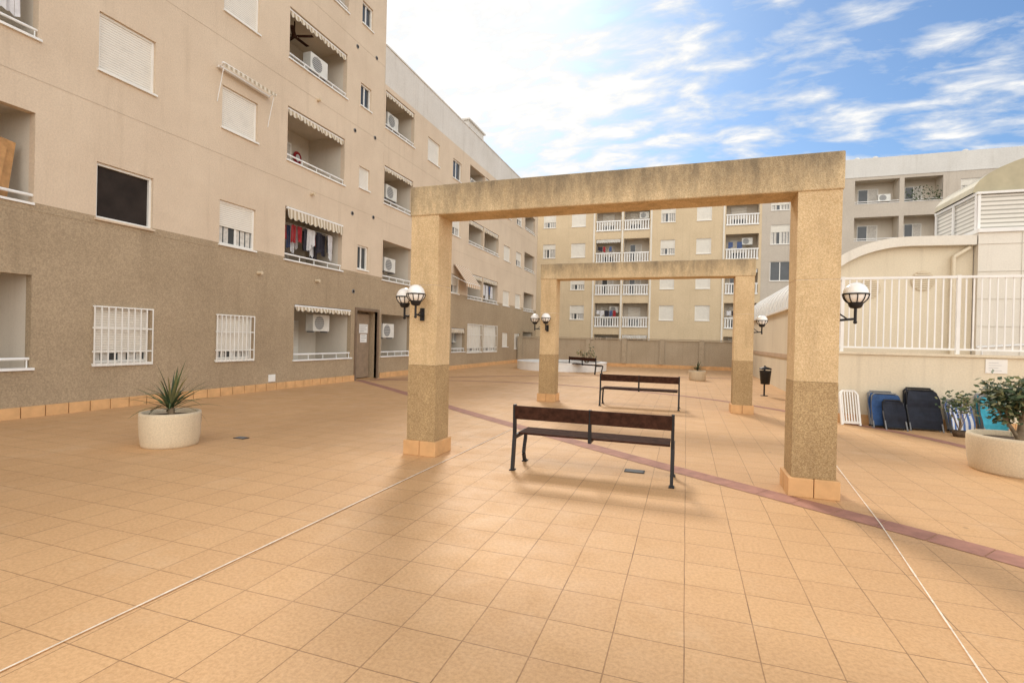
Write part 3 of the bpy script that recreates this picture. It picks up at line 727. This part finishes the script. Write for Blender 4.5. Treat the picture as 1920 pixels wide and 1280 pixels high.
def bush(T,r,h):
    g=Geo();tips=[]
    def br(p,d,l,rad,dep):
        q=p+d*l;g.rod(p,q,rad,MBARK,rad*.65,7)
        if dep==0: tips.append(q);return
        tips.append(p.lerp(q,.6)) if dep<2 else None
        for _ in range(3):
            nd=(d+Vector((random.uniform(-.8,.8),random.uniform(-.8,.8),random.uniform(-.1,.7)))).normalized();br(q,nd,l*random.uniform(.6,.85),rad*.6,dep-1)
    br(Vector((.03,0,h*.8)),Vector((.1,0,1)),.30,.055,3);br(Vector((.03,0,h*.9)),Vector((-.5,-.1,.8)).normalized(),.24,.03,2);g.obj("trunk",T)
    g=Geo()
    for t in tips:
        for _ in range(24):
            c=t+Vector((random.gauss(0,.085),random.gauss(0,.085),random.gauss(0,.075)));a=Vector((random.uniform(-1,1),random.uniform(-1,1),random.uniform(-.6,.6))).normalized();b=a.orthogonal().normalized();l=random.uniform(.03,.055)
            g.add([c-a*l,c+b*l*.5,c+a*l,c-b*l*.5],[(0,1,2,3)],random.choice([MLF,MLD,MLD,MLY]))
    g.obj("crown",T)
pot("l","spiky yucca in a round cream concrete planter",(-6.88,5.25,0),.375,.47,yucca(50,.66,.018,.05))
pot("r","leafy shrub with thick trunk in a wide cream planter",(4.14,8.5,0),.5,.48,bush)
pot("s","small spiky plant in a cream planter",(.48,23.5,0),.36,.42,yucca(40,.42,.02,.03))
T=thing("small_shrub","small leafy shrub with thin stems in a low dark bowl","plant",(4.78,11.5,0))
g=Geo();g.lathe([(.001,0),(.09,0),(.12,.11),(.115,.11),(.11,.09),(.001,.09)],MSOIL,(0,0,0),20);g.obj("pot",T)
g=Geo()
for k in range(8):
    g.rod((0,0,.09),(random.uniform(-.2,.2),random.uniform(-.2,.2),random.uniform(.45,.75)),.008,MBARK,.004,5)
g.obj("stem",T);g=Geo()
for _ in range(260):
    c=Vector((random.gauss(0,.12),random.gauss(0,.12),random.gauss(.6,.1)));a=Vector((random.uniform(-1,1),random.uniform(-1,1),random.uniform(-.6,.6))).normalized();b=a.orthogonal();l=random.uniform(.025,.045);g.add([c-a*l,c+b*l*.5,c+a*l,c-b*l*.5],[(0,1,2,3)],random.choice([MLF,MLD,MLY]))
g.obj("leaves",T)
T=thing("round_planter","low round white planter wall with a shrub inside","planter",(-6.5,27.5,0))
g=Geo();g.lathe([(2.45,0),(2.45,.38),(2.47,.4),(2.47,.45),(2.1,.45),(2.1,.3)],MWH,(0,0,0),56,False);g.obj("wall",T)
g=Geo();g.lathe([(.001,.34),(2.1,.31)],MSOIL,(0,0,0),40);g.obj("soil",T)
g=Geo();g2=Geo()
for k in range(12):
    a=random.uniform(0,6.28);q=Vector((1.4+math.cos(a)*.35,math.sin(a)*.35,random.uniform(.7,1.2)));g.rod((1.4,0,.3),q,.018,MBARK,.008,5)
    for _ in range(9):
        c=q+Vector((random.gauss(0,.11),random.gauss(0,.11),random.gauss(0,.09)));s=Vector((random.uniform(-1,1),random.uniform(-1,1),random.uniform(-1,1))).normalized();b=s.orthogonal();g2.add([c-s*.06,c+b*.025,c+s*.06,c-b*.025],[(0,1,2,3)],random.choice([MLF,MLD,MLY,MDRY]))
g.obj("stem",T);g2.obj("leaves",T)
T=thing("litter_bin","black metal litter bin on a short post","litter bin",(2.35,17.7,0))
g=Geo();g.rod((0,.02,0),(0,.02,.95),.025,MBK);g.lathe([(.001,0),(.11,0),(.11,.015),(.001,.015)],MBK,(0,.02,0),16);g.obj("post",T)
g=Geo();g.lathe([(.001,.38),(.13,.38),(.17,.78),(.175,.8),(.16,.8),(.13,.42)],MBK,(0,-.14,0),20);g.obj("bin",T)
g=Geo();g.lathe([(.18,.84),(.17,.88),(.001,.93)],MBK,(0,-.14,0),20);
for a in(0,2.1,4.2): g.rod((.15*math.cos(a),-.14+.15*math.sin(a),.78),(.15*math.cos(a),-.14+.15*math.sin(a),.86),.008,MBK)
g.obj("lid",T)
def lounger(x0,x1,h,m,y,label,n=2,lean=.26):
    w=(x1-x0)/2
    for k in range(n):
        T=thing("folded_sun_lounger",label,"sun lounger",((x0+x1)/2+.02*k,y-.10*k,0),random.uniform(-.07,.07),"folded loungers and chairs stored along the wall")
        g=Geo();gf=Geo();hh=h-.03*k;FM=MGREY if m!=MNV else MBK
        for s in(-w+.03,w-.03):
            pts=[(s,0,.02),(s,lean*.5,hh*.5),(s*.93,lean*.93,hh*.93),(s*.7,lean,hh)]
            for a,b in zip(pts,pts[1:]): gf.rod(a,b,.018,FM,seg=6)
            gf.rod((s,-.09,.0),(s,lean*.6,hh*.62),.013,MGREY,seg=6)
        gf.rod((-w*.7,lean,hh),(w*.7,lean,hh),.018,FM,seg=6);gf.rod((-w,0,.04),(w,0,.04),.018,MBK,seg=6)
        rows=9;cols=6
        for r in range(rows):
            z0=.05+(hh-.07)*r/rows;z1=.05+(hh-.07)*(r+1)/rows
            for c in range(cols):
                f=lambda cc,z:((( -w+.02)+(2*w-.04)*cc/cols)*(1-.22*max(0,z/hh-.8)/.2),lean*(z/hh)+.06*math.sin(cc/cols*math.pi)-.07+.022*math.sin(z*17+k),z)
                g.add([f(c,z0),f(c+1,z0),f(c+1,z1),f(c,z1)],[(0,1,2,3)],m,True)
        g.obj("fabric",T);gf.obj("frame",T)
lounger(3.52,4.06,.70,MBL,12.06,"folded blue sun lounger leaning on the cream wall",2)
lounger(3.70,4.10,.55,MNV,11.82,"folded dark blue sun lounger leaning on another lounger",1)
lounger(4.12,4.70,.80,MNV,12.06,"folded black sun lounger leaning on the cream wall",2)
lounger(4.80,5.20,.60,MSTR,12.04,"folded blue and white striped lounger against the wall",2)
lounger(5.28,5.70,.74,MTL,12.04,"folded teal lounger leaning on the cream wall",2)
T=thing("plastic_sun_lounger","white slatted plastic sun lounger stood upright beside the wall","sun lounger",(3.22,12.08,0),.05,"folded loungers and chairs stored along the wall")
g=Geo()
for sx in(-.16,.16): g.beam((sx,0,0),(sx,.2,.62),.035,.06,MFR,up=(0,1,0));g.beam((sx,.2,.62),(sx*.7,.23,.68),.035,.06,MFR,up=(0,1,0))
g.beam((-.12,.23,.685),(.12,.23,.685),.05,.04,MFR);g.beam((-.16,.02,.06),(.16,.02,.06),.04,.05,MFR);g.obj("frame",T)
g=Geo()
for i in range(6): xx=-.12+i*.048;g.beam((xx,.025,.08),(xx,.215,.66),.022,.018,MFR,up=(0,1,0))
g.obj("slats",T)
# ============================================================ light
S=Vector((-.36,.80,.66)).normalized()
sl=bpy.data.lights.new("sun",'SUN');sl.energy=2.3;sl.angle=math.radians(11);sl.color=(1,.92,.80);so=bpy.data.objects.new("sun",sl);COL.objects.link(so);so.rotation_euler=S.to_track_quat('Z','Y').to_euler();so.location=(-20,40,40)
W=bpy.data.worlds.new("World");SC.world=W;W.use_nodes=True;nt=W.node_tree;nt.nodes.clear()
out=nn(nt,"ShaderNodeOutputWorld");bg=nn(nt,"ShaderNodeBackground");nt.links.new(bg.outputs[0],out.inputs[0])
sky=nn(nt,"ShaderNodeTexSky",sky_type='NISHITA');sky.sun_disc=False;sky.sun_elevation=math.asin(S.z);sky.sun_rotation=math.atan2(S.x,S.y);sky.altitude=50
tc=nn(nt,"ShaderNodeTexCoord");d=tc.outputs["Generated"]
sp=nn(nt,"ShaderNodeSeparateXYZ");nt.links.new(d,sp.inputs[0])
zz=math_(nt,'ADD',math_(nt,'MAXIMUM',sp.outputs[2],0.0),.25)
cb=nn(nt,"ShaderNodeCombineXYZ");nt.links.new(math_(nt,'DIVIDE',sp.outputs[0],zz),cb.inputs[0]);nt.links.new(math_(nt,'DIVIDE',sp.outputs[1],zz),cb.inputs[1])
v1=mapping(nt,cb.outputs[0],(1.0,1.9,1),(3.1,1.7,0),(0,0,math.radians(35)))
def cn(scale,det,ro,dist):
    n=nn(nt,"ShaderNodeTexNoise");n.inputs["Scale"].default_value=scale;n.inputs["Detail"].default_value=det;n.inputs["Roughness"].default_value=ro;n.inputs["Distortion"].default_value=dist;nt.links.new(v1,n.inputs["Vector"]);return n.outputs[0]
n1=cn(1.7,4,.5,.2);n2=cn(6.5,8,.58,.25)
dp=nn(nt,"ShaderNodeVectorMath",operation='DOT_PRODUCT');dp.inputs[1].default_value=Vector((-.40,.80,.47)).normalized();nt.links.new(d,dp.inputs[0])
bias=math_(nt,'MULTIPLY',math_(nt,'SUBTRACT',dp.outputs["Value"],.91),1.5)
cloud_fill=math_(nt,'MULTIPLY',math_(nt,'MAXIMUM',math_(nt,'ADD',math_(nt,'MULTIPLY',sp.outputs[1],-.5),math_(nt,'MAXIMUM',math_(nt,'SUBTRACT',sp.outputs[0],.5),0.0)),0.0),.6)  # unseen cloud added behind camera and to the right, to light the facades
t=math_(nt,'ADD',math_(nt,'ADD',math_(nt,'MULTIPLY',n1,.4),math_(nt,'MULTIPLY',n2,.6)),math_(nt,'MAXIMUM',bias,-.02))
hz=math_(nt,'MULTIPLY',math_(nt,'MAXIMUM',math_(nt,'SUBTRACT',.26,sp.outputs[2]),0.0),.32)
t=math_(nt,'ADD',math_(nt,'ADD',t,hz),cloud_fill)
cf=ramp(nt,t,.455,.60)
skyc=mix(nt,1.0,sky.outputs[0],(.082,.108,.132),'MULTIPLY')
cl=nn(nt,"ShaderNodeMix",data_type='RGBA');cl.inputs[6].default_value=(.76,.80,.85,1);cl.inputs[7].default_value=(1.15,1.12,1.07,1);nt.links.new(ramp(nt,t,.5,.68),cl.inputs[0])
bb=math_(nt,'ADD',1.0,math_(nt,'MULTIPLY',cloud_fill,3.2))  # extra brightness given to that added cloud outside the view
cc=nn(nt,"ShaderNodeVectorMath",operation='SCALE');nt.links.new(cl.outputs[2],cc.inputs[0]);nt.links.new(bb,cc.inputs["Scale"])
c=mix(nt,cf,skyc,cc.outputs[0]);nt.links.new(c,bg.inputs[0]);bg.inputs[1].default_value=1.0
# ============================================================ camera
yaw,pit,rol=math.radians(18.92),math.radians(-.26),math.radians(1.31)
F=Vector((-math.sin(yaw)*math.cos(pit),math.cos(yaw)*math.cos(pit),math.sin(pit)));R=Vector((math.cos(yaw),math.sin(yaw),0));U=R.cross(F)
R2=R*math.cos(rol)+U*math.sin(rol);U2=R2.cross(F)
cd=bpy.data.cameras.new("camera");cd.lens=953.8/1920*36;cd.sensor_width=36;cd.clip_end=2000;cd.clip_start=.05
co=bpy.data.objects.new("camera",cd);COL.objects.link(co)
M=Matrix((R2,U2,-F)).transposed().to_4x4();M.translation=(0,0,1.6);co.matrix_world=M;SC.camera=co
SC.view_settings.view_transform='Standard';SC.view_settings.look='None';SC.view_settings.exposure=0
